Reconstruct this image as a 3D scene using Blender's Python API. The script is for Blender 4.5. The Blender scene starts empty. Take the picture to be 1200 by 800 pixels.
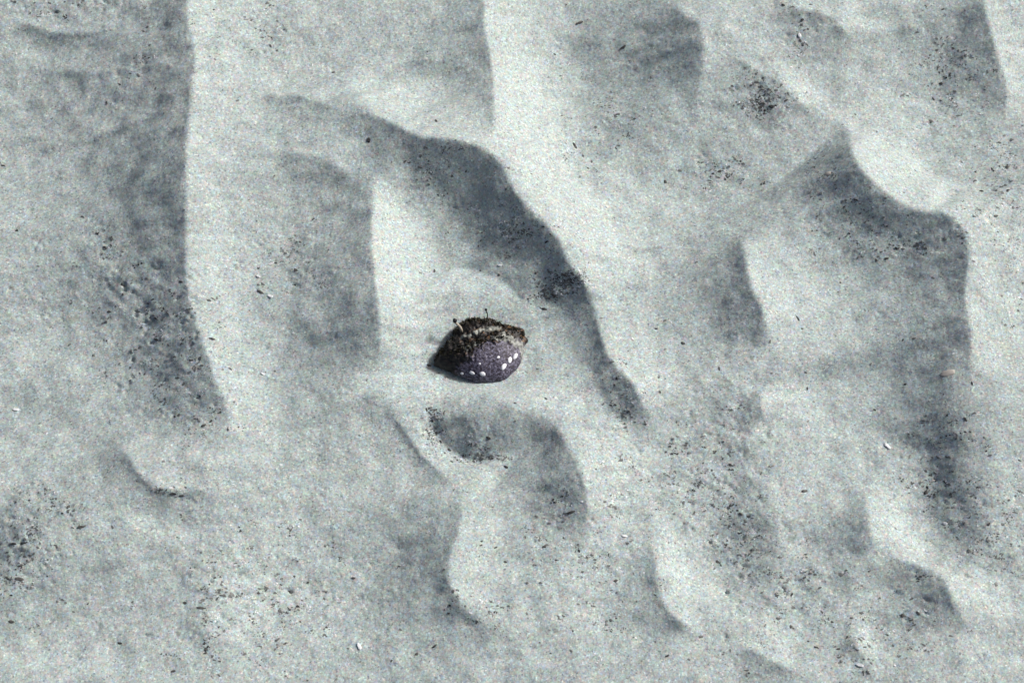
import bpy, bmesh, math, random
import numpy as np
from mathutils import Vector, Matrix, noise as mnoise

random.seed(7)
RNG = np.random.default_rng(11)
scene = bpy.context.scene
COL = scene.collection

# ------------------------------------------------------------------ camera
TILT = math.radians(20.0)
DIST = 1.30
FRAME_W = 0.72                      # metres across the frame at the shell
FPX = 1200 * DIST / FRAME_W
cam_d = bpy.data.cameras.new('camera')
cam = bpy.data.objects.new('camera', cam_d)
COL.objects.link(cam)
cam.location = (0, -DIST * math.sin(TILT), DIST * math.cos(TILT))
cam.rotation_euler = (TILT, 0, 0)
cam_d.sensor_width = 36.0
cam_d.lens = 36.0 * DIST / FRAME_W
cam_d.clip_start = 0.01
cam_d.clip_end = 500.0
scene.camera = cam

# ------------------------------------------------------------------ world, sun, exposure
SUN_EL = math.radians(35.0)
SUN_AZ = math.radians(26.0)         # measured from +X towards +Y
world = bpy.data.worlds.new('World')
scene.world = world
world.use_nodes = True
nt = world.node_tree
nt.nodes.clear()
sky = nt.nodes.new('ShaderNodeTexSky')
sky.sky_type = 'NISHITA'
sky.sun_disc = False
sky.air_density = 0.6
sky.dust_density = 5.5
sky.ozone_density = 0.6
sky.sun_elevation = SUN_EL
sky.sun_rotation = math.pi / 2 - SUN_AZ
bg = nt.nodes.new('ShaderNodeBackground')
bg.inputs['Strength'].default_value = 0.095
wo = nt.nodes.new('ShaderNodeOutputWorld')
nt.links.new(sky.outputs['Color'], bg.inputs['Color'])
nt.links.new(bg.outputs['Background'], wo.inputs['Surface'])
sun_d = bpy.data.lights.new('sun', 'SUN')
sun_d.energy = 4.2
sun_d.angle = math.radians(9.0)      # light scattered by the shallow water: soft-edged
sun_d.color = (1.0, 0.985, 0.955)
sun = bpy.data.objects.new('sun', sun_d)
COL.objects.link(sun)
LDIR = Vector((math.cos(SUN_EL) * math.cos(SUN_AZ), math.cos(SUN_EL) * math.sin(SUN_AZ), math.sin(SUN_EL)))
sun.rotation_euler = LDIR.to_track_quat('Z', 'Y').to_euler()
scene.view_settings.view_transform = 'Standard'
scene.view_settings.look = 'None'
scene.view_settings.gamma = 1.0
scene.view_settings.use_curve_mapping = False
scene.view_settings.exposure = -0.05

# ------------------------------------------------------------------ plan <-> ground
CT, ST = math.cos(TILT), math.sin(TILT)
def plan(x, y, z):
    """ground point -> position on the survey plan (1200 x 800)"""
    rx, ry, rz = x, y + DIST * ST, z - DIST * CT
    u = ry * CT + rz * ST
    w = ry * ST - rz * CT
    return 600 + FPX * rx / w, 400 - FPX * u / w
def ground(px, py, z=0.0):
    """survey plan -> ground point at height z"""
    a, b = (px - 600) / FPX, (400 - py) / FPX
    d = Vector((a, b * CT + ST, b * ST - CT))
    t = (z - DIST * CT) / d.z
    return Vector((a * t, -DIST * ST + d.y * t))

# ------------------------------------------------------------------ relief of the sand: crests and hollows
# crest: points running down / to the right, (lee amount, lee width, stoss amount, stoss width)
CRESTS = [
 ([(221,-60),(220,0),(219,20),(229,67),(224,110),(221,140),(218,190),(219,267),(218,327),(230,380),(243,414),(253,447),(269,483),(273,518)], .46,165,.28,85),
 ([(0,22),(30,27),(60,36),(87,39),(117,36),(150,30)], .52,16,.16,12),
 ([(0,79),(50,81),(110,85),(150,80)], .26,16,.16,14),
 ([(90,170),(115,157),(140,150),(168,135)], .34,13,.10,10),
 ([(296,115),(325,111),(350,112),(375,120),(402,128)], .58,14,.20,16),
 ([(396,127),(425,132),(448,138),(472,151),(498,163),(525,163),(552,170),(577,181),(590,195),(603,224),(622,247),(642,266),(656,283),(664,303),(682,330),(696,358),(705,395),(716,421),(740,447),(754,473),(768,503)], .58,52,.30,80),
 ([(567,-50),(567,0),(568,35),(573,57),(578,93),(580,133),(578,178)], .30,75,.38,75),
 ([(425,100),(445,89),(467,76),(487,70),(508,71),(530,73)], .55,11,.06,14),
 ([(420,-4),(450,2),(480,6),(500,4)], .12,20,.10,10),
 ([(765,-12),(785,4),(803,17),(820,27),(826,48),(822,90),(816,132)], .38,95,.16,40),
 ([(905,-8),(918,3),(933,10),(957,13),(980,26),(996,43),(1008,62)], .40,34,.22,35),
 ([(1006,66),(1025,68),(1050,67)], .14,8,.05,8),
 ([(1035,39),(1060,32),(1085,35)], .26,14,.14,10),
 ([(1150,-40),(1153,0),(1158,24),(1170,67),(1180,103),(1178,150)], .52,75,.22,50),
 ([(833,57),(858,66),(880,77),(910,93),(930,113),(950,130),(973,137)], .30,40,.16,30),
 ([(965,136),(990,146),(997,173),(1007,197),(1027,217),(1053,237),(1083,249),(1102,247),(1120,257),(1131,272),(1137,300),(1132,330),(1131,355),(1138,390),(1138,430),(1142,470)], .46,95,.26,60),
 ([(856,262),(868,280),(874,304),(882,340),(892,357),(898,384),(906,416)], .58,75,.26,60),
 ([(889,452),(890,470),(898,498)], .42,42,.30,45),
 ([(436,190),(437,235),(436,275),(440,330),(445,385),(444,446)], .42,75,.30,70),
 ([(310,184),(335,179),(362,181),(392,192),(418,215),(433,240)], .34,40,.10,14),
 ([(612,477),(640,488),(662,515),(676,540),(684,556),(688,585),(690,612),(684,646)], .44,75,.22,70),
 ([(534,560),(540,580),(540,616),(529,643),(525,673),(533,696),(553,720),(590,743)], .42,60,.18,45),
 ([(448,470),(458,482),(472,500),(484,517),(493,531),(513,549),(535,568)], .95,9,.16,14),
 ([(590,533),(563,541),(545,537),(530,529),(517,517),(506,497),(497,472)], .85,13,.36,24),
 ([(600,526),(563,541),(545,537),(530,529),(517,517),(506,497),(497,472)], .34,48,.05,20),
 ([(120,503),(135,514),(152,538),(166,558),(180,571),(196,573),(216,575),(252,573)], .75,12,.10,16),
 ([(753,620),(766,646),(770,676),(778,706),(800,730),(817,742),(826,760)], .42,34,.28,40),
 ([(1010,575),(1014,595),(1020,623),(1031,652)], .30,60,.20,60),
 ([(1028,650),(1060,657),(1090,666),(1107,680),(1117,703),(1130,730),(1134,748)], .60,62,.22,45),
 ([(992,728),(997,742),(1013,773),(1032,800)], .30,25,.20,30),
 ([(860,752),(885,763),(915,778),(950,800)], .5,24,.2,30),
 ([(660,303),(672,318),(690,336),(706,350)], .22,18,.05,22),
 ([(705,395),(716,421),(740,447),(754,473),(768,503)], .22,22,.0,40),
 ([(255,640),(248,680),(247,720),(241,772)], .14,30,.14,60),
 ([(395,486),(408,474),(428,463),(450,455)], .34,8,.22,12),
 ([(900,545),(905,580),(915,640),(918,690)], .16,50,.12,25),
 ([(498,322),(530,316),(560,317),(590,330),(610,352),(618,372)], -.36,18,-.26,20),
 ([(660,400),(668,408),(690,431),(703,457),(711,478),(735,499),(752,514)], -.12,22,-.30,9),
 ([(55,572),(75,590),(60,612),(30,625)], .18,10,.05,8),
 ([(700,150),(730,132),(765,112),(800,80)], .12,16,.06,12),
 ([(-60,560),(-10,600),(40,640),(60,690)], .12,40,.05,20),
 ([(1160,200),(1180,190),(1210,180)], .12,30,.05,20),
 ([(735,292),(770,288),(800,278),(840,270)], .42,8,.16,12),
 ([(760,610),(720,600),(700,598)], .10,12,.04,8),
]
# hollow / swell: x, y, rx, ry, turn (deg, clockwise), amount
SWELLS = [
 (110,110,95,65,0,-.15),(180,60,40,60,0,-.10),(190,290,30,60,0,-.14),(50,60,50,12,0,.10),(60,180,60,40,0,-.08),(60,110,70,40,0,-.08),(70,330,60,40,0,-.06),(330,230,60,40,0,-.06),(250,60,20,60,0,-.04),(165,225,45,45,0,-.20),(30,245,60,35,0,.12),
 (150,320,70,50,0,-.10),(200,400,40,70,20,-.20),(120,360,60,40,0,-.14),(20,400,70,30,0,.18),(150,505,60,22,30,.22),(60,470,60,20,20,-.04),
 (90,435,60,22,20,.12),(30,540,60,40,0,.12),(15,645,40,50,0,-.36),(215,592,40,16,0,-.16),(130,555,30,30,30,-.14),(165,622,40,22,0,.16),
 (150,690,70,25,0,-.10),(130,735,80,14,-10,-.06),(80,775,80,22,0,.16),(300,700,60,80,0,.08),(380,760,60,40,0,.04),(300,560,60,60,0,.10),
 (290,500,40,50,0,.14),(260,300,30,70,0,.06),(340,310,45,40,40,-.16),(385,400,55,50,0,-.24),(345,400,30,40,0,-.10),(395,215,40,35,0,-.14),
 (330,40,25,35,0,-.12),(380,45,60,35,0,-.08),(480,110,70,25,15,.22),(430,110,50,14,10,.14),(400,160,35,16,10,.05),(455,245,22,45,0,.30),(470,290,45,35,0,.22),
 (540,215,55,35,35,-.34),(525,225,60,45,30,-.20),(580,275,45,25,35,-.14),(840,400,40,50,0,-.08),(640,575,40,50,0,-.08),(865,640,30,60,0,-.12),(1060,300,60,40,0,-.08),(1070,390,60,30,0,-.08),(380,320,50,80,0,-.08),(800,80,40,50,0,-.08),(60,50,60,30,0,-.05),(590,265,50,32,40,-.26),(500,190,30,20,30,-.20),(560,290,40,14,30,-.08),(585,312,22,12,30,.16),(625,305,25,14,30,.14),
 (658,328,26,12,30,-.42),(645,347,26,10,30,-.34),(625,290,40,20,40,-.20),(600,240,40,30,40,-.14),(700,400,16,26,-25,-.18),(632,330,14,8,30,.06),(690,375,22,26,40,-.14),(735,480,30,14,45,-.34),(640,395,50,40,0,.16),(660,440,45,30,0,.14),
 (480,370,40,60,0,.22),(470,440,45,25,0,.20),(560,335,45,14,10,.12),(590,462,110,14,6,.28),(520,480,60,10,5,.10),(558,508,52,28,0,-.36),(600,502,40,22,20,-.26),(630,500,30,22,30,-.14),
 (650,580,35,40,0,-.16),(585,600,40,40,0,.06),(560,670,30,45,0,.16),(480,680,45,40,0,-.14),(470,590,45,45,0,-.06),(500,620,30,30,0,-.06),(410,560,40,30,0,.04),
 (440,760,60,25,0,.02),(560,730,40,16,35,-.20),(620,740,50,30,-30,.02),(690,690,40,40,0,.16),(720,760,60,30,0,.12),(720,580,40,50,20,.14),(730,530,30,20,0,.10),
 (790,650,16,50,-10,.20),(835,690,40,25,35,.22),(830,770,40,20,0,.10),(870,620,30,60,0,-.24),(845,520,40,40,0,-.14),(800,450,50,50,0,-.06),(770,400,40,60,0,.02),
 (760,340,60,30,0,-.02),(700,270,60,30,40,.26),(640,190,35,60,20,.24),(620,80,35,70,0,.12),(660,20,50,30,0,.0),(740,60,60,50,0,-.24),(770,50,55,45,0,-.18),(700,40,40,35,0,-.08),(720,150,50,35,-30,-.10),
 (700,220,50,30,30,.10),(790,240,40,25,0,.12),(760,230,50,30,0,.06),(890,115,30,22,35,-.24),(940,80,30,35,0,.05),(950,110,40,12,35,.20),(850,160,30,40,0,-.02),(830,190,30,20,0,-.08),
 (950,165,40,20,20,.04),(960,60,26,22,0,-.08),(1060,110,45,40,0,.10),(1040,190,40,40,0,.26),(1090,215,50,20,20,.20),(1060,70,40,18,0,.08),(1120,60,30,40,0,-.20),(1130,105,30,30,0,-.16),
 (1170,215,40,40,0,-.08),(1110,160,40,20,0,.04),(985,225,40,25,35,-.26),(1040,265,60,28,20,-.24),(1095,275,45,22,0,-.12),(1080,330,50,30,0,-.10),(1080,450,60,30,0,-.14),(930,300,40,50,0,.16),(950,370,40,50,0,.12),(990,300,40,20,-20,-.10),
 (1020,345,70,9,-12,.14),(1040,330,70,9,-14,-.06),(1020,385,70,12,-14,.18),(1060,410,50,12,-14,-.12),(1110,400,32,14,-10,-.20),(1105,437,26,10,0,.04),(1105,455,48,30,0,-.22),(740,150,60,40,0,-.12),(700,100,40,50,0,-.08),(450,600,60,60,0,-.08),(480,640,50,40,0,-.08),(150,650,80,50,0,-.06),(200,760,90,30,0,-.05),(380,650,50,50,0,-.05),(60,610,50,40,0,-.08),(1060,460,60,20,0,.05),(940,430,40,30,0,.02),
 (960,430,60,10,-10,-.12),(870,385,30,40,0,-.12),(940,490,35,40,0,.16),(1000,480,45,25,0,.06),(1095,505,56,42,10,-.68),(1110,580,38,48,-25,-.74),(1135,640,28,28,-20,-.30),(1030,440,60,40,0,-.06),(1060,560,40,30,40,.20),(1060,620,45,22,50,.30),
 (1150,690,40,18,25,.22),(1170,560,40,60,0,.06),(1190,640,30,30,0,-.04),(990,640,35,50,0,-.14),(960,560,50,40,0,.06),(1060,740,50,35,0,-.06),(1170,760,50,40,0,.08),(1010,750,16,18,0,.18),
 (930,770,30,30,0,.04),(900,735,50,16,35,.14),(960,700,30,30,0,-.04),(1180,100,40,60,0,.06),(1180,320,35,90,0,.08),(1170,450,35,50,0,.04),
 (880,30,40,25,0,.04),(1080,0,60,14,0,.16),(1010,20,30,22,30,.16),
]
STEP = 1.5
GX0, GY0, GX1, GY1 = -170, -140, 1370, 940
gx = np.arange(GX0, GX1, STEP); gy = np.arange(GY0, GY1, STEP)
TONE = np.zeros((len(gy), len(gx)))

def catmull(pts, seg=16.0):
    P = [np.array(p, float) for p in pts]
    P = [2 * P[0] - P[1]] + P + [2 * P[-1] - P[-2]]
    out = []
    for i in range(1, len(P) - 2):
        n = max(1, int(np.linalg.norm(P[i + 1] - P[i]) / seg + .5))
        for k in range(n):
            t = k / n
            out.append(.5 * (2 * P[i] + (P[i+1] - P[i-1]) * t + (2*P[i-1] - 5*P[i] + 4*P[i+1] - P[i+2]) * t*t + (3*P[i] - P[i-1] - 3*P[i+1] + P[i+2]) * t**3))
    out.append(P[-2])
    return np.array(out)

def window(x0, x1, y0, y1):
    i0 = max(0, int((x0 - GX0) / STEP)); i1 = min(len(gx), int((x1 - GX0) / STEP) + 1)
    j0 = max(0, int((y0 - GY0) / STEP)); j1 = min(len(gy), int((y1 - GY0) / STEP) + 1)
    return slice(j0, j1), slice(i0, i1)

def add_crest(pts, da, dw, ba, bw):
    C = catmull(pts)
    m = 2.6 * max(dw, bw)
    sj, si = window(C[:, 0].min() - m, C[:, 0].max() + m, C[:, 1].min() - m, C[:, 1].max() + m)
    X, Y = np.meshgrid(gx[si], gy[sj])
    best = np.full(X.shape, 1e18); cr = np.zeros(X.shape); par = np.zeros(X.shape)
    L = np.concatenate([[0], np.cumsum(np.linalg.norm(np.diff(C, axis=0), axis=1))])
    for k in range(len(C) - 1):
        a = C[k]; d = C[k + 1] - a; l2 = (d * d).sum()
        if l2 < 1e-9: continue
        t = np.clip(((X - a[0]) * d[0] + (Y - a[1]) * d[1]) / l2, 0, 1)
        ex = X - a[0] - t * d[0]; ey = Y - a[1] - t * d[1]
        q = ex * ex + ey * ey
        b = q < best
        best[b] = q[b]; cr[b] = (d[0] * (Y - a[1]) - d[1] * (X - a[0]))[b] / math.sqrt(l2); par[b] = (L[k] + t * math.sqrt(l2))[b]
    dist = np.sqrt(best)
    end = np.minimum(par, L[-1] - par)
    tap = np.clip(end / min(65.0, .3 * L[-1] + 1), 0, 1); tap = tap * tap * (3 - 2 * tap)
    soft = np.tanh(dist / 2.2)
    dark = -da * np.exp(-(dist / dw) ** 1.25); brt = ba * np.exp(-(dist / bw) ** 1.25)
    TONE[sj, si] += tap * soft * np.where(cr > 0, dark, brt)

for c in CRESTS:
    add_crest(*c)
for x, y, rx, ry, rot, a in SWELLS:
    m = 2.4 * max(rx, ry)
    sj, si = window(x - m, x + m, y - m, y + m)
    X, Y = np.meshgrid(gx[si] - x, gy[sj] - y)
    c, s = math.cos(math.radians(rot)), math.sin(math.radians(rot))
    U, V = (X * c + Y * s) / rx, (-X * s + Y * c) / ry
    TONE[sj, si] += a * np.exp(-(U * U + V * V) * .9)
TONE = np.where(TONE > 0, TONE * 1.2, TONE * .9)

def bil(A, fx, fy):
    h, w = A.shape
    fx = np.clip(fx, 0, w - 1.001); fy = np.clip(fy, 0, h - 1.001)
    i = fx.astype(np.int32); j = fy.astype(np.int32); u = fx - i; v = fy - j
    return (A[j, i] * (1 - u) + A[j, i + 1] * u) * (1 - v) + (A[j + 1, i] * (1 - u) + A[j + 1, i + 1] * u) * v

N, H = 2560, 0.0012
ax = (np.arange(N) - N / 2) * H
WX, WY = np.meshgrid(ax, ax)
KX, KY = np.meshgrid(np.fft.fftfreq(N, H) * 2 * math.pi, np.fft.fftfreq(N, H) * 2 * math.pi)
K2 = KX * KX + KY * KY
def fnoise(lo, hi, sx=1.0, sy=1.0, rot=0.0):
    """band-limited noise, wavelengths lo..hi metres, unit variance"""
    c_, s_ = math.cos(rot), math.sin(rot)
    kk = np.sqrt(((KX * c_ + KY * s_) * sx) ** 2 + ((KY * c_ - KX * s_) * sy) ** 2)
    F = np.fft.fft2(RNG.standard_normal((N, N))) * np.exp(-(kk * lo / 6.28) ** 2) * (1 - np.exp(-(kk * hi / 6.28) ** 2))
    f = np.fft.ifft2(F).real
    return (f / f.std()).astype(np.float32)

# ripples that carry on beyond the surveyed patch: sharp crests, rounded troughs
w1 = fnoise(.22, .9, 1.0, .45); w2 = fnoise(.05, .25)
ph = WX * round(3.072 / .15) / 3.072 + .42 * w1 + .035 * w2 + .1 * np.sin(WY * 2 * math.pi / 3.072)
fr = ph - np.floor(ph)
T_out = (.42 - .95 * fr ** 1.15) * np.minimum(1, np.minimum(fr, 1 - fr) / .02) * (.65 + .3 * fnoise(.1, .5))
T_out = T_out + .10 * w2

# lit tone -> slope towards the sun (Lambert, with sky light)
sl = np.linspace(-.68, .75, 400)
lam = (math.sin(SUN_EL) + math.cos(SUN_EL) * sl) / np.sqrt(1 + sl * sl)
AMB = .22
rel = (lam + AMB) / (math.sin(SUN_EL) + AMB) - 1
ux, uy = math.cos(SUN_AZ), math.sin(SUN_AZ)
KU = KX * ux + KY * uy; KV = -KX * uy + KY * ux
FILT = 1j * KU / (KU ** 2 + (2 * math.pi / 1.1) ** 2 + .015 * KV ** 2)
lump = fnoise(.006, .03)
def smooth(e0, e1, v):
    t = np.clip((v - e0) / (e1 - e0), 0, 1); return t * t * (3 - 2 * t)
mott = .045 * fnoise(.012, .07, 1.9, .65, math.radians(18)) + .016 * fnoise(.006, .02)
Z = np.zeros((N, N))
inner = (np.abs(WX) < .56) & (np.abs(WY) < .5)
for it in range(3):
    T = T_out.copy()
    px, py = plan(WX[inner], WY[inner], Z[inner])
    tin = bil(TONE, (px - GX0) / STEP, (py - GY0) / STEP)
    out = np.maximum(np.maximum(-px, px - 1200), np.maximum(-py, py - 800))
    m = 1 - smooth(10, 120, out)
    T[inner] = tin * m + T[inner] * (1 - m)
    T = np.clip(T + mott * (1 + .5 * smooth(0, .5, -T)), -.8, .62)
    S = np.interp(T, rel, sl)
    Z = np.fft.ifft2(np.fft.fft2(S) * FILT).real
    Z -= Z.mean()

# roughness: pitted, current-scoured zones and smooth zones
PXM, PYM = plan(WX, WY, Z)
ROUGH = [(80,8,80,14,.8),(312,35,16,30,.9),(382,82,26,10,1.0),(165,75,40,30,.6),(115,290,35,14,.9),(340,300,30,30,.8),(245,365,20,50,.8),(560,210,60,40,.5),(30,650,40,50,.6),(500,500,14,26,.9),(1000,240,60,40,.5),(140,340,20,25,.8),(190,420,75,80,1.1),(165,350,60,40,.8),(25,650,55,70,1.3),(300,690,90,90,1.0),(240,720,30,80,.8),(330,300,60,50,.7),(893,115,45,32,1.2),(845,200,40,25,.8),(1170,215,55,55,.9),
         (860,560,70,130,1.0),(920,700,80,60,.9),(1090,560,60,60,.8),(1160,650,60,60,.8),(730,560,60,60,.6),(670,630,60,50,.7),(690,700,60,60,.5),(660,335,40,22,1.0),(590,265,50,30,.6),
         (730,470,35,50,.6),(1040,290,70,25,.7),(1110,90,40,50,.6),(940,40,40,40,.8),(1080,720,60,40,.6),(60,330,60,60,.4),(60,590,50,40,.5),(730,130,60,50,.4),(540,500,50,30,.5),(420,700,90,60,.4),(90,10,80,20,.5),(330,40,40,40,.6)]
R = np.full((N, N), .34)
for x, y, rx, ry, a in ROUGH:
    R += a * np.exp(-((PXM - x) / rx) ** 2 - ((PYM - y) / ry) ** 2)
streak = fnoise(.0028, .012, 1.9, .75, math.radians(-22)) * np.clip(.55 + .55 * fnoise(.012, .05), 0, 2)
scour = fnoise(.010, .05, 2.2, .7, math.radians(-30))
pit = np.maximum(0, -streak - 1.1)
Z += R * (.00006 * lump + .00008 * streak - .0005 * pit + .00010 * scour) + .00010 * fnoise(.0024, .006) + .0003 * fnoise(.02, .08)

def zat(x, y):
    return float(bil(Z, np.array([x / H + N / 2]), np.array([y / H + N / 2]))[0])
def on_sand(px, py):
    z = 0.0
    for _ in range(4):
        g = ground(px, py, z); z = zat(g.x, g.y)
    return Vector((g.x, g.y, z))
def normal_at(x, y, e=.003):
    return Vector((zat(x - e, y) - zat(x + e, y), zat(x, y - e) - zat(x, y + e), 2 * e)).normalized()

# ------------------------------------------------------------------ materials
def new_mat(name):
    m = bpy.data.materials.new(name); m.use_nodes = True
    n = m.node_tree; b = n.nodes['Principled BSDF']
    return m, n, b
def link(n, a, b): n.links.new(a, b)
def ramp(n, stops, fac):
    r = n.nodes.new('ShaderNodeValToRGB')
    while len(r.color_ramp.elements) > 1: r.color_ramp.elements.remove(r.color_ramp.elements[0])
    for i, (p, c) in enumerate(stops):
        e = r.color_ramp.elements[0] if i == 0 else r.color_ramp.elements.new(p)
        e.position = p; e.color = (*c, 1) if len(c) == 3 else c
    link(n, fac, r.inputs[0]); return r.outputs[0]
def mixc(n, mode, fac, a, b):
    x = n.nodes.new('ShaderNodeMix'); x.data_type = 'RGBA'; x.blend_type = mode
    for sock, v in ((x.inputs[0], fac), (x.inputs[6], a), (x.inputs[7], b)):
        if hasattr(v, 'is_output'): link(n, v, sock)
        elif isinstance(v, (int, float)): sock.default_value = v
        else: sock.default_value = (*v, 1)
    return x.outputs[2]
def tex(n, kind, scale, **kw):
    t = n.nodes.new('ShaderNodeTex' + kind); t.inputs['Scale'].default_value = scale
    for k, v in kw.items():
        if k in t.inputs: t.inputs[k].default_value = v
        else: setattr(t, k, v)
    return t

def sand_material():
    m, n, b = new_mat('sand')
    tc = n.nodes.new('ShaderNodeTexCoord')
    def T(kind, scale, **kw):
        t = tex(n, kind, scale, **kw); link(n, tc.outputs['Object'], t.inputs['Vector']); return t
    broad = T('Noise', 9.0, Detail=3.0)
    base = ramp(n, [(.3, (.362, .420, .408)), (.7, (.394, .444, .432))], broad.outputs['Fac'])
    blotch = T('Noise', 160.0, Detail=4.0, Roughness=.65)
    base = mixc(n, 'MULTIPLY', 1.0, base, ramp(n, [(.3, (.93, .93, .94)), (.7, (1.06, 1.06, 1.05))], blotch.outputs['Fac']))
    grain = T('Voronoi', 1050.0)
    sep = n.nodes.new('ShaderNodeSeparateColor'); link(n, grain.outputs['Color'], sep.inputs[0])
    g = ramp(n, [(0, (.50, .50, .52)), (.02, (.66, .66, .68)), (.09, (.86, .87, .88)), (.5, (1, 1, 1)), (.9, (1.12, 1.12, 1.1)), (1, (1.5, 1.48, 1.45))], sep.outputs[0])
    base = mixc(n, 'MULTIPLY', 1.0, base, g)
    tint = ramp(n, [(0, (1.16, .95, .96)), (.35, (1.02, 1, .98)), (.65, (.94, 1.03, .99)), (1, (.92, .98, 1.16))], sep.outputs[1])
    base = mixc(n, 'MULTIPLY', 1.0, base, tint)
    hue = T('Noise', 260.0, Detail=3.0, Roughness=.75)
    hs = n.nodes.new('ShaderNodeSeparateColor'); link(n, hue.outputs['Color'], hs.inputs[0])
    base = mixc(n, 'MULTIPLY', 1.0, base, ramp(n, [(.32, (1.10, .965, 1.02)), (.5, (1, 1, 1)), (.68, (.92, 1.035, .98))], hs.outputs[0]))
    base = mixc(n, 'MULTIPLY', 1.0, base, ramp(n, [(.32, (.96, .985, 1.12)), (.5, (1, 1, 1)), (.68, (1.05, 1.02, .90))], hs.outputs[1]))
    g2 = T('Noise', 520.0, Detail=3.0, Roughness=.8)
    base = mixc(n, 'MULTIPLY', 1.0, base, ramp(n, [(.30, (.70, .70, .72)), (.5, (1, 1, 1)), (.70, (1.26, 1.26, 1.24))], g2.outputs['Fac']))
    link(n, base, b.inputs['Base Color'])
    b.inputs['Roughness'].default_value = .85
    b.inputs['Specular IOR Level'].default_value = .25
    bump = n.nodes.new('ShaderNodeBump'); bump.inputs['Strength'].default_value = .55; bump.inputs['Distance'].default_value = .0006
    hn = T('Noise', 650.0, Detail=3.0, Roughness=.7)
    link(n, hn.outputs['Fac'], bump.inputs['Height']); link(n, bump.outputs[0], b.inputs['Normal'])
    return m
def grit_material(name, c0, c1, rough=.7, scale=300):
    m, n, b = new_mat(name)
    tc = n.nodes.new('ShaderNodeTexCoord'); geo = n.nodes.new('ShaderNodeNewGeometry')
    t = tex(n, 'Noise', scale, Detail=3.0); link(n, geo.outputs['Position'], t.inputs['Vector'])
    link(n, ramp(n, [(.35, c0), (.68, c1)], t.outputs['Fac']), b.inputs['Base Color'])
    b.inputs['Roughness'].default_value = rough
    return m
M_SAND = sand_material()
M_DARK = grit_material('dark_detritus', (.016, .016, .019), (.095, .092, .085))
M_GREY = grit_material('grey_detritus', (.075, .08, .08), (.20, .205, .195))
M_WHITE = grit_material('white_shell', (.68, .70, .72), (.86, .87, .88), .35)
M_PINK = grit_material('pink_stone', (.42, .385, .345), (.48, .44, .40), .9)

# ------------------------------------------------------------------ the sand sheet
def axis(half, fine, mid, ms):
    a = list(np.arange(0, half, fine)); x = a[-1]
    while x < mid: x += ms; a.append(x)
    s = ms
    while x < 60: s *= 1.16; x += s; a.append(x)
    a = np.array(a); return np.concatenate([-a[:0:-1], a])
xs = axis(.42, .0012, 1.45, .008); ys = axis(.335, .0012, 1.45, .008)
MX, MY = np.meshgrid(xs, ys)
ZZ = bil(Z, np.clip(MX / H + N / 2, 1, N - 2), np.clip(MY / H + N / 2, 1, N - 2))
far = 1 - smooth(1.2, 1.5, np.maximum(np.abs(MX), np.abs(MY)))
ZZ = ZZ * far
nx, ny = len(xs), len(ys)
me = bpy.data.meshes.new('sand')
me.vertices.add(nx * ny)
me.vertices.foreach_set('co', np.stack([MX, MY, ZZ], -1).astype(np.float32).ravel())
ii, jj = np.meshgrid(np.arange(nx - 1), np.arange(ny - 1))
v0 = (jj * nx + ii).ravel()
quads = np.stack([v0, v0 + 1, v0 + 1 + nx, v0 + nx], -1).astype(np.int32)
me.loops.add(quads.size); me.loops.foreach_set('vertex_index', quads.ravel())
me.polygons.add(len(quads)); me.polygons.foreach_set('loop_start', np.arange(0, quads.size, 4, dtype=np.int32))
me.polygons.foreach_set('use_smooth', np.ones(len(quads), dtype=bool))
me.update(calc_edges=True)
me.materials.append(M_SAND)
sand = bpy.data.objects.new('sand', me); COL.objects.link(sand)
sand['kind'] = 'structure'
sand['label'] = 'pale grey rippled sand bed with sharp crests and darker lee slopes'

# ------------------------------------------------------------------ helpers for objects
def mesh_obj(name, verts, faces, mat, parent=None, smooth_=False):
    m = bpy.data.meshes.new(name); m.from_pydata([tuple(v) for v in verts], [], faces); m.update()
    if smooth_: m.polygons.foreach_set('use_smooth', [True] * len(m.polygons))
    m.materials.append(mat)
    o = bpy.data.objects.new(name, m); COL.objects.link(o)
    if parent: o.parent = parent
    return o
def tag(o, label, cat, group=None):
    o['label'] = label; o['category'] = cat
    if group: o['group'] = group
    return o
def fix_normals(o):
    bm = bmesh.new(); bm.from_mesh(o.data); bmesh.ops.recalc_face_normals(bm, faces=bm.faces); bm.to_mesh(o.data); bm.free()

# ------------------------------------------------------------------ the sea snail
CEN = on_sand(562, 414)
snail = bpy.data.objects.new('sea_snail', None); COL.objects.link(snail)
snail.location = CEN; snail.empty_display_size = .01
tag(snail, 'dark brown and violet grey knobbly sea snail half sunk in the pale sand', 'snail')
OUT = [(509,427),(511,417),(519,409),(527,398),(533,388),(541,379),(552,374),(566,374),(580,376),(592,381),(604,383),(612,389),(616,398),(614,411),(611,423),(604,434),(594,443),(580,448),(566,449),(552,446),(538,440),(524,434)]
SHELL_H = .0128
def px_local(px, py, z):
    g = ground(px, py, CEN.z + z); return Vector((g.x - CEN.x, g.y - CEN.y))
outl = catmull(OUT + [OUT[0]], 1.6)[:-1]
no = len(outl)
PEAK = px_local(561, 398, SHELL_H)
rings = 56
V, F = [], []
def shell_point(i, r):
    """r = 0 at the crown, 1 at the rim, above 1 the buried skirt"""
    rim = px_local(outl[i][0], outl[i][1], .002)
    if r <= 1:
        z = SHELL_H * (1 - r ** 2.1) ** .62 + .001
        p = PEAK.lerp(rim, r)
    else:
        z = .001 - (r - 1) * .09; p = rim * (1 - (r - 1) * 1.2)
    return Vector((p.x, p.y, z))
def crust(p):
    """how much of the brown crust sits here: up-slope and left of the bare flank"""
    q = max(p.y - .0036, (p.y - .95 * p.x + .0022) * .72)
    return max(0.0, min(1.0, (q + .003 * mnoise.noise(p * 210) + .0045 * mnoise.noise(p * 700)) / .003))
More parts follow.
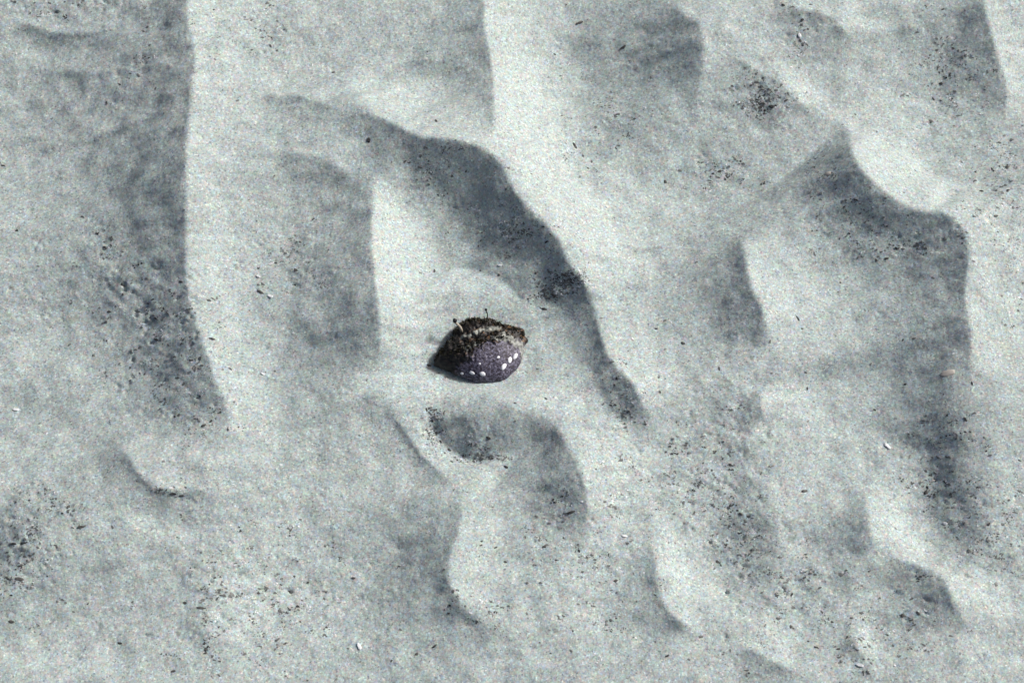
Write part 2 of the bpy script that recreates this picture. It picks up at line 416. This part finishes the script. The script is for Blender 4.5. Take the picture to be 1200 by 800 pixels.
for k in range(rings + 1):
    r = (k / 50) ** .8 if k <= 50 else 1 + (k - 50) * .035
    for i in range(no):
        p = shell_point(i, r)
        n = (p - Vector((0, -.002, -.012))).normalized()
        c = crust(p)
        d = c * ((.0021 * mnoise.noise(p * 230) + .0014 * mnoise.noise(p * 520) + .0004))
        apex = Vector((-.031, -.009, .004)); a = (p - apex).length
        d += (1 - c) * (.00022 * mnoise.noise(p * 420) + .00022 * mnoise.noise(p * 900))
        d += .00022 * math.sin(a * 420 + .6) * (1 - .5 * c)
        if r > 1: d *= .3
        V.append(p + n * d)
for k in range(rings):
    for i in range(no):
        a, b = k * no + i, k * no + (i + 1) % no
        F.append((a, b, b + no, a + no) if k else (a, b, b + no, a + no))
F.append(tuple(rings * no + i for i in range(no)))
def shell_material():
    m, n, b = new_mat('shell')
    tc = n.nodes.new('ShaderNodeTexCoord')
    at = n.nodes.new('ShaderNodeAttribute'); at.attribute_name = 'crust'
    def T(kind, scale, **kw):
        t = tex(n, kind, scale, **kw); link(n, tc.outputs['Object'], t.inputs['Vector']); return t
    f = T('Noise', 560.0, Detail=4.0, Roughness=.85)
    grey = ramp(n, [(.40, (.014, .007, .009)), (.47, (.034, .027, .045)), (.54, (.098, .092, .140)), (.62, (.21, .20, .27)), (.7, (.38, .37, .44))], f.outputs['Fac'])
    f2 = T('Noise', 330.0, Detail=4.0, Roughness=.7)
    brown = ramp(n, [(.42, (.002, .0012, .001)), (.54, (.009, .004, .003)), (.57, (.050, .021, .007)), (.65, (.20, .105, .035)), (.78, (.36, .31, .22))], f2.outputs['Fac'])
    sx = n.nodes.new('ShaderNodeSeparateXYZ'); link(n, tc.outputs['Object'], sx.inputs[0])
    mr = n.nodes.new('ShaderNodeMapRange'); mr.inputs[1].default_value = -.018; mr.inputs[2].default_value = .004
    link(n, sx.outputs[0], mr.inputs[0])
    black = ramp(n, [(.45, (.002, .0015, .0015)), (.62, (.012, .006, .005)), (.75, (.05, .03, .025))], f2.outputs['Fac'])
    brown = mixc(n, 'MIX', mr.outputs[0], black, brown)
    c = mixc(n, 'MIX', at.outputs['Fac'], grey, brown)
    sa = n.nodes.new('ShaderNodeAttribute'); sa.attribute_name = 'silt'
    f3 = T('Noise', 500.0, Detail=3.0)
    silt = ramp(n, [(.3, (.16, .17, .15)), (.7, (.42, .44, .40))], f3.outputs['Fac'])
    c = mixc(n, 'MIX', sa.outputs['Fac'], c, silt)
    link(n, c, b.inputs['Base Color'])
    b.inputs['Roughness'].default_value = .58
    bp = n.nodes.new('ShaderNodeBump'); bp.inputs['Strength'].default_value = .5; bp.inputs['Distance'].default_value = .0008
    link(n, f2.outputs['Fac'], bp.inputs['Height']); link(n, bp.outputs[0], b.inputs['Normal'])
    return m
M_SHELL = shell_material()
body = mesh_obj('shell', V, F, M_SHELL, snail, True)
fix_normals(body)
ca = body.data.attributes.new('crust', 'FLOAT', 'POINT'); sa = body.data.attributes.new('silt', 'FLOAT', 'POINT')
def seg_d(p, a, b):
    d = b - a; t = max(0, min(1, (p - a).dot(d) / d.length_squared)); return (p - a - d * t).length
SILT = [((541,396),(551,394),.0016),((557,391),(567,387),.0022),((567,387),(584,386),.0026),((590,393),(603,397),.0028),((600,399),(611,404),.003),((578,397),(592,398),.0024),((612,400),(613,420),.0018),((545,410),(560,404),.0018)]
silt_l = []
for a, b, w in SILT:
    silt_l.append((px_local(*a, SHELL_H * .8), px_local(*b, SHELL_H * .8), w))
cv, sv = [], []
for v in body.data.vertices:
    cv.append(crust(v.co)); s = 0
    for a, b, w in silt_l:
        s = max(s, 1 - seg_d(v.co.xy, a, b) / w)
    sv.append(max(0, min(1, s * 1.5 + 1.5 * mnoise.noise(v.co * 650) - .05)) * .85 if s > 0 else 0)
ca.data.foreach_set('value', cv); sa.data.foreach_set('value', sv)

from mathutils.bvhtree import BVHTree
BV = BVHTree.FromPolygons([v.co.copy() for v in body.data.vertices], [tuple(p.vertices) for p in body.data.polygons])
CAMP = Vector(cam.location) - CEN
def on_shell(px, py):
    g = ground(px, py, CEN.z); d = (Vector((g.x, g.y, CEN.z)) - Vector(cam.location)).normalized()
    h = BV.ray_cast(CAMP, d)
    return (h[0], h[1]) if h[0] else (None, None)

def bead(name, loc, nrm, r, flat, mat, parent, seed, seg=10, rg=6):
    q = nrm.to_track_quat('Z', 'Y'); vs, fs = [], []
    for j in range(rg + 1):
        th = math.pi * j / rg
        for i in range(seg):
            a = 2 * math.pi * i / seg
            p = Vector((math.sin(th) * math.cos(a) * (1.25 if name == 'glint_knob' else 1), math.sin(th) * math.sin(a) * (.85 if name == 'glint_knob' else 1), math.cos(th) * flat)) * r
            p *= 1 + .28 * mnoise.noise(p / r * 1.3 + Vector((seed, 0, 0)))
            vs.append(loc + q @ p)
    for j in range(rg):
        for i in range(seg):
            a, b = j * seg + i, j * seg + (i + 1) % seg
            fs.append((a, a + seg, b + seg, b))
    o = mesh_obj(name, vs, fs, mat, parent, True); return o
M_GLINT_KNOB, kn, kb = new_mat('white_glint_knob')  # raised shell knobs coloured white so their sun glints are painted in
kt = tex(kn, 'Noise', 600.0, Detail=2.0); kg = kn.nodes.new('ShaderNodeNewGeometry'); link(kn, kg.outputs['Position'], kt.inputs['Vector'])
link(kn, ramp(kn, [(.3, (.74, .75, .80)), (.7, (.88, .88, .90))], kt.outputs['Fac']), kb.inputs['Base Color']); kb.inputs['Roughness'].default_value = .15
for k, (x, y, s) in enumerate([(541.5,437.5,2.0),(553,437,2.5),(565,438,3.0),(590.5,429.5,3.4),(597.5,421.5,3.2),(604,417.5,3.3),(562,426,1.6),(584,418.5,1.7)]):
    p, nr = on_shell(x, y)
    if p: bead('glint_knob', p - nr * .0002, (nr + Vector((.2 * math.sin(k * 5), .2 * math.cos(k * 3), 0))).normalized(), s * .00064, .42, M_GLINT_KNOB, snail, k * 3.7)

# eye stalks
M_STALK = grit_material('stalk', (.30, .26, .20), (.50, .47, .42), .5)
M_STALKD = grit_material('dark_stalk', (.03, .035, .03), (.08, .09, .07), .5)
M_EYE = grit_material('eye', (.004, .004, .006), (.012, .011, .014), .25)
def tube(name, pts, rad, mat, parent):
    vs, fs = [], []; sg = 8
    for k, p in enumerate(pts):
        d = (pts[min(k + 1, len(pts) - 1)] - pts[max(k - 1, 0)]).normalized(); q = d.to_track_quat('Z', 'Y')
        for i in range(sg):
            a = 2 * math.pi * i / sg; vs.append(p + q @ Vector((math.cos(a), math.sin(a), 0)) * rad[k])
    for k in range(len(pts) - 1):
        for i in range(sg):
            a, b = k * sg + i, k * sg + (i + 1) % sg; fs.append((a, b, b + sg, a + sg))
    fs.append(tuple(range(sg))[::-1]); fs.append(tuple((len(pts) - 1) * sg + i for i in range(sg)))
    return mesh_obj(name, vs, fs, mat, parent, True)
def at_height(px, py, h):
    g = ground(px, py, CEN.z + h); return Vector((g.x - CEN.x, g.y - CEN.y, h))
def stalk(bx, by, tx, ty, th, r0, r1, er, mat):
    b, _ = on_shell(bx, by); t = at_height(tx, ty, th)
    if b is None: b = at_height(bx, by, .01)
    n = 7; pts = []
    for k in range(n):
        f = k / (n - 1); p = b.lerp(t, f); p.z += .0015 * math.sin(math.pi * f); p.x += .0007 * math.sin(4.2 * f + bx) * f * (1 - f) * 4; pts.append(p)
    o = tube('eye_stalk', pts, [r0 + (r1 - r0) * k / (n - 1) for k in range(n)], mat, snail)
    bead('eye', t + Vector((0, 0, er * .4)), Vector((0, 0, 1)), er, 1.15, M_EYE, o, bx)
stalk(541, 388, 533, 376, .018, .0011, .0008, .0017, M_STALK)
stalk(571, 377, 569.5, 363, .022, .0006, .0004, .0010, M_STALKD)

# algae growing on the crust: many small curled blades, too fine to count
M_ALGA = grit_material('algae', (.004, .004, .002), (.030, .027, .008), .6, 400)
av, af = [], []
edge = [(511,419),(517,411),(524,402),(530,393),(535,386),(541,380),(550,375),(560,375),(570,376),(580,378),(590,382),(600,384),(608,388),(613,395)]
inn = [(530,402),(540,404),(550,402),(560,400),(566,399),(575,393),(580,390),(590,390),(600,390),(523,415),(533,412),(543,409)]
def blade(base, dirn, ln, w):
    side = dirn.cross(Vector((random.uniform(-1, 1), random.uniform(-1, 1), random.uniform(-1, 1)))).normalized() * w
    up = dirn.cross(side).normalized() * ln * random.uniform(-.3, .3)
    i = len(av)
    th = dirn.cross(side).normalized() * w * .4
    mid = base + dirn * ln * .55 + up
    av.extend([base - side, base + side, base + th * 2, mid - side * .9, mid + side * .9, mid + th * 2, base + dirn * ln + up * .4])
    af.extend([(i, i+1, i+4, i+3), (i+1, i+2, i+5, i+4), (i+2, i, i+3, i+5), (i+3, i+4, i+6), (i+4, i+5, i+6), (i+5, i+3, i+6)])
for src, cnt, sp in ((edge, 420, 3.2), (inn, 260, 4.5)):
    E = catmull(src, 1.0)
    for _ in range(cnt):
        q = E[random.randrange(len(E))] + RNG.normal(0, sp * .5, 2)
        p, nr = on_shell(*q)
        if p is None: continue
        d = (nr + Vector((random.gauss(0, .5), random.gauss(.15, .5), random.gauss(.2, .4)))).normalized()
        blade(p - nr * .0003, d, random.uniform(.001, .0032), random.uniform(.00025, .0006))
alg = mesh_obj('algae_fringe', av, af, M_ALGA, snail); alg['kind'] = 'stuff'
alg['label'] = 'dark olive algae tufts along the brown upper edge'

# ------------------------------------------------------------------ fragments lying on the sand
def chip_mesh(name, seed, flat, mat, n1=7, jag=.35):
    """a broken chip: two uneven rings and two caps, unit size"""
    r = random.Random(seed); vs, fs = [], []
    el = r.uniform(.5, .85)
    for z, s in ((-flat * .7, .7), (-.05 * flat, 1.0), (flat * .6, .75)):
        for i in range(n1):
            a = 2 * math.pi * i / n1 + r.uniform(-.2, .2); q = s * (1 + r.uniform(-jag, jag * .5))
            vs.append((math.cos(a) * q, math.sin(a) * q * el, z + r.uniform(-.12, .12) * flat))
    for k in range(2):
        for i in range(n1):
            a, b = k * n1 + i, k * n1 + (i + 1) % n1; fs.append((a, b, b + n1, a + n1))
    fs.append(tuple(range(n1))[::-1]); fs.append(tuple(2 * n1 + i for i in range(n1)))
    m = bpy.data.meshes.new(name); m.from_pydata(vs, [], fs); m.update(); m.materials.append(mat); return m
def place_chip(name, mesh, px, py, size, rot, sink=.25, stretch=1.0):
    p = on_sand(px, py); n = normal_at(p.x, p.y)
    o = bpy.data.objects.new(name, mesh); COL.objects.link(o)
    q = Vector((0, 0, 1)).rotation_difference(n)
    o.rotation_mode = 'QUATERNION'; o.rotation_quaternion = q @ Matrix.Rotation(math.radians(-rot), 3, 'Z').to_quaternion()
    s = size * .0006 * .5
    o.scale = (s * stretch, s, s); o.location = p + n * s * sink
    return o
dark_m = [chip_mesh('dark_fragment', 40 + k, .45, M_DARK) for k in range(6)]
white_m = [chip_mesh('shell_fragment', 80 + k, .20, M_WHITE, 6, .25) for k in range(4)]
# pale shell bits: x, y, size, turn, stretch, label
WHITES = [(1040,523,9,50,1.3,'largest white shell chip on the bare sand of the right hand ripple'),
 (937,42,7,80,1.0,'white shell chip lying against a black fragment cluster'),
 (303,324,6,20,1.2,'small white chip just above a thin dark sliver'),
 (317,347,6,30,1.5,'narrow white chip at the tip of a thin dark sliver'),
 (586,311,6,10,1.0,'small white chip on the slope above the sea snail'),
 (421,757,7,70,1.2,'white chip with a ragged edge on the smooth flat sand'),
 (1008,779,7,10,1.4,'white chip in a dark gritty crescent'),
 (1108,613,6,30,1.0,'white chip at the foot of the darkest lee slope'),
 (732,628,6,10,1.4,'flat white chip on the bright ripple flank'),
 (19,480,6,10,1.5,'tiny white chip on the smooth pale slope'),
 (308,438,5,30,1.3,'white speck of shell beside two dark grains')]
for k, (x, y, s, r, st, lab) in enumerate(WHITES):
    tag(place_chip('shell_fragment', white_m[k % 4], x, y, s, r, .3, st), lab, 'shell fragment', 'white shell chips on the sand')
DARKS = [(432,164,11,90,1),(140,99,6,30,1.2),(125,120,5,30,1),(317,54,7,60,1.1),(391,85,8,20,1.1),(347,316,8,30,1.2),(346,317,6,20,1),(305,342,8,30,1.9),(80,594,9,110,1.2),(73,601,5,20,1),
 (203,578,9,8,1.6),(213,580,8,0,1.3),(183,398,8,30,1.3),(182,373,7,30,1.2),(143,333,7,80,1.3),(144,345,6,60,1),(128,365,7,15,1.4),(247,494,7,150,1.3),(239,498,8,160,1.2),(267,503,6,80,1),(205,488,6,30,1),
 (212,330,7,20,1.3),(245,352,7,10,1.5),(270,432,6,20,1.2),(248,397,7,10,1.8),(123,290,8,30,1.1),(905,125,9,10,1.4),(891,126,10,160,1.5),(896,133,7,20,1),(921,118,7,150,1.3),(880,100,5,0,1),
 (938,48,8,60,1),(940,24,8,120,1.1),(918,6,8,40,1),(1103,98,9,40,1),(1094,116,7,60,1.2),(1105,11,6,150,1.2),(1117,57,7,30,1),(843,201,8,170,1.2),(850,210,6,60,1),(868,189,6,50,1),(1039,303,9,170,1),(1050,291,7,50,1),
 (1027,305,7,60,1.1),(985,331,5,20,1),(935,373,7,50,1.5),(940,385,6,20,1),(1128,285,5,90,1),(1058,398,5,110,1),(946,455,6,80,1),(1061,450,6,0,1),(1025,480,6,30,1),(1085,577,10,130,1.2),(1087,571,7,60,1),
 (1131,491,7,60,1.4),(1139,449,6,80,1.2),(801,402,7,20,1.4),(843,432,6,80,1.3),(834,551,6,0,1),(856,544,7,20,1),(943,575,8,170,1.6),(868,602,7,30,1),(841,658,8,40,1),(928,696,7,120,1),(927,734,8,100,1),(957,758,7,20,1.3),(947,751,5,30,1),
 (1076,718,7,50,1.3),(1058,721,8,30,1.1),(1159,614,7,120,1.1),(488,766,8,150,1),(509,757,7,140,1.6),(414,677,6,10,1.2),(593,547,8,30,1.2),(573,513,8,30,1.3),(669,600,9,160,1.8),(638,640,8,160,1.3),(679,645,7,60,1),(592,658,6,30,1),(581,641,6,150,1.1),
 (526,718,6,0,1),(782,768,6,150,1.3),(507,493,6,60,1.2),(500,480,7,70,1.4),(511,508,6,60,1),(516,517,6,45,1.1),(527,527,7,30,1.3),(679,27,9,155,2.0),(730,56,9,155,1.8),(722,174,6,50,1),(511,142,7,75,1.4),(650,64,6,30,1),(780,213,8,40,1),
 (674,171,8,55,1.8),(689,197,6,50,1),(769,385,6,10,1),(773,459,6,30,1),(509,317,7,80,1),(585,322,6,40,1),(638,362,8,10,1.4),(649,346,8,30,1.6),(662,322,9,30,1.6),(670,330,7,30,1.5),(563,317,5,10,1),(503,428,7,10,1.5),(640,467,6,30,1),
 (349,710,7,20,1),(352,728,5,20,1),(361,682,5,10,1),(235,712,9,5,1.6),(217,706,7,5,1.4),(203,786,8,160,1.3),(240,765,6,160,1.5),(141,753,7,10,1.4),(22,678,9,10,1.8),(15,637,8,10,1.8),(14,728,8,5,1.6),(95,617,8,170,1.8),(20,270,7,20,1.2),(4,194,7,10,1.5),(1150,224,7,20,1.3),(1167,253,8,170,1.2),(1181,223,7,150,1.2)]
ZONES = [(503,428,8,'dark sliver just off the pointed tip of the sea snail',None),(432,164,8,'lone black chip standing in for the dark of a pit under the head of the long curved crest',None),  # lone chip by the curved crest: black colour stands in for a dark pit
 (895,118,36,'black fragment in the dense cluster below the diagonal crest','cluster below the diagonal crest'),(932,28,30,'black fragment in the short row around a white shell chip','row around a white chip'),
 (1104,70,65,'black fragment in the shaded lee of a straight steep crest','fragments in a steep lee'),(510,503,36,'black fragment along the rim of the round hollow near the sea snail','rim of the round hollow'),
 (208,579,14,'black fragment wedged in the notch of the short angular ledge','fragments in the ledge notch'),(655,336,32,'black fragment in the dark notch between two shaded bands','fragments in the dark notch'),
 (1038,300,30,'black fragment in the diagonal row under the curved crest','diagonal row'),(190,390,125,'black fragment on the pitted shaded slope of the longest crest','fragments on the pitted slope'),
 (1086,574,12,'black fragment in the darkest shaded hollow','fragments in the darkest hollow'),(78,597,14,'black fragment in a small pit beside streaky rough sand','fragments in a small pit'),
 (865,610,85,'black fragment on the rough dark strip between two bright flanks','fragments on the rough dark strip'),(640,620,75,'black fragment in the shaded lee of the rounded lobe near the snail','fragments in the lobe lee'),(235,735,62,'black fragment along the ragged low step in coarse sand','fragments along the ragged step'),(355,708,40,'black fragment on pale coarse sand beside the ragged step','fragments on pale coarse sand'),(1005,400,95,'black fragment on the gently striped slope below the curved crest','fragments on the striped slope'),(852,200,30,'black fragment in the loose row on flat sand between crests','loose row between crests'),(20,685,60,'black fragment in the streaky rough dark patch','fragments in the streaky patch')]
for k, (x, y, s, r, st) in enumerate(DARKS):
    lab, grp = 'small black detritus fragment lying singly on open rippled sand', 'black fragments scattered on open sand'
    if st >= 1.5: lab, grp = 'thin elongated black sliver lying on open rippled sand', 'thin black slivers on open sand'
    for zx, zy, zr, zl, zg in ZONES:
        if math.hypot(x - zx, y - zy) <= zr: lab, grp = zl, zg; break
    tag(place_chip('dark_fragment', dark_m[k % 6], x, y, s * .70, r, .0, st), lab, 'fragment', grp)
pink = chip_mesh('pebble', 5, .22, M_PINK, 14, .16)
pink.polygons.foreach_set('use_smooth', [True] * len(pink.polygons))
tag(place_chip('pebble', pink, 1110, 437, 13, -8, -.08, 1.5), 'larger pinkish tan pebble buried almost to its top on the striped lee slope', 'pebble')
tag(place_chip('pebble', pink, 970, 203, 11, 10, -.1, 1.0), 'tiny pinkish pebble under the curved ripple crest', 'pebble')

# fine dark and pale grit: nobody could count it
CL = [(662,328,16,7,60),(648,345,14,6,30),(600,272,26,10,35),(1120,90,22,30,30),(890,122,20,10,30),(555,537,26,3,30),(507,497,6,14,25),(190,574,20,3,14),(165,350,50,35,45),(190,400,45,50,60),(215,450,40,45,55),(240,490,25,18,18),(25,645,32,55,110),(300,690,80,80,110),(245,720,10,70,35),(340,300,40,30,40),(310,30,15,35,22),(80,10,70,14,25),
 (893,115,28,20,70),(848,203,30,14,40),(936,35,12,34,30),(1110,85,25,40,35),(1168,215,35,40,80),(1040,288,55,12,40),(830,520,35,50,50),(868,615,32,60,90),(915,690,40,45,80),(1100,575,32,30,45),
 (1155,630,32,40,55),(1060,720,40,35,35),(660,630,40,40,45),(590,265,50,28,35),(660,332,30,18,45),(735,478,22,38,40),(520,195,35,25,30),(680,185,30,30,14),(735,140,40,35,35),(510,500,10,28,22),
 (570,715,35,16,25),(1000,760,25,30,30),(60,590,30,20,25),(120,290,40,20,20),(160,80,40,40,25),(740,570,40,40,30),(1110,510,35,30,35),(820,560,30,40,30),(560,525,35,12,18),(1020,250,50,25,35),(970,210,30,25,20),(1185,590,30,40,25),(720,700,70,60,40),(1170,120,25,70,10),(1190,330,20,70,20),(340,740,60,40,30)]
def grit(name, count_scale, uniform, mat, smin, smax, label, seed):
    r = random.Random(seed); vs, fs = [], []
    pts = []
    for x, y, sx, sy, c in CL:
        left = int(c * count_scale)
        while left > 0:
            qx, qy, k = r.gauss(x, sx * .7), r.gauss(y, sy * .7), min(left, r.choice((1, 2, 4, 7, 10)))
            for _ in range(k): pts.append((r.gauss(qx, .8 + k * .38), r.gauss(qy, .6 + k * .24)))
            left -= k
    for _ in range(uniform): pts.append((r.uniform(-120, 1320), r.uniform(-100, 900)))
    for x, y in pts:
        if abs(x - 562) < 62 and abs(y - 412) < 46: continue
        p = on_sand(x, y); n = normal_at(p.x, p.y); q = Vector((0, 0, 1)).rotation_difference(n)
        s = .0003 * (smin + (smax - smin) * r.random() ** 2.8); st = r.uniform(.9, 2.0); th = r.gauss(.25, .4)
        if r.random() < .3: th = r.uniform(0, 3.14)
        i = len(vs); nn = 6; p = p - n * s * r.uniform(.0, .3)
        ca_, sa_ = math.cos(-th), math.sin(-th)
        for z, f in ((-.5, .9), (.3, .7)):
            for k in range(nn):
                a = 2 * math.pi * k / nn + r.uniform(-.3, .3); rr = f * r.uniform(.45, 1.3)
                lx, ly = math.cos(a) * rr * st, math.sin(a) * rr
                vs.append(p + q @ Vector((lx * ca_ - ly * sa_, lx * sa_ + ly * ca_, z)) * s)
        for k in range(nn):
            fs.append((i + k, i + (k + 1) % nn, i + nn + (k + 1) % nn, i + nn + k))
        fs.append(tuple(i + nn + k for k in range(nn))); fs.append(tuple(i + k for k in range(nn))[::-1])
    o = mesh_obj(name, vs, fs, mat); o['kind'] = 'stuff'; o['label'] = label; o['category'] = 'grit'
    return o
grit('dark_grit', .9, 120, M_DARK, 1.2, 3.7, 'scattered fine black grit caught on the ripple slopes', 3)
grit('grey_grit', 2.6, 900, M_GREY, 1.3, 4.4, 'scattered fine grey grit mixed into the sand surface', 4)
grit('white_grit', .5, 500, M_WHITE, 1.2, 3.2, 'scattered fine white shell grit on the sand', 5)
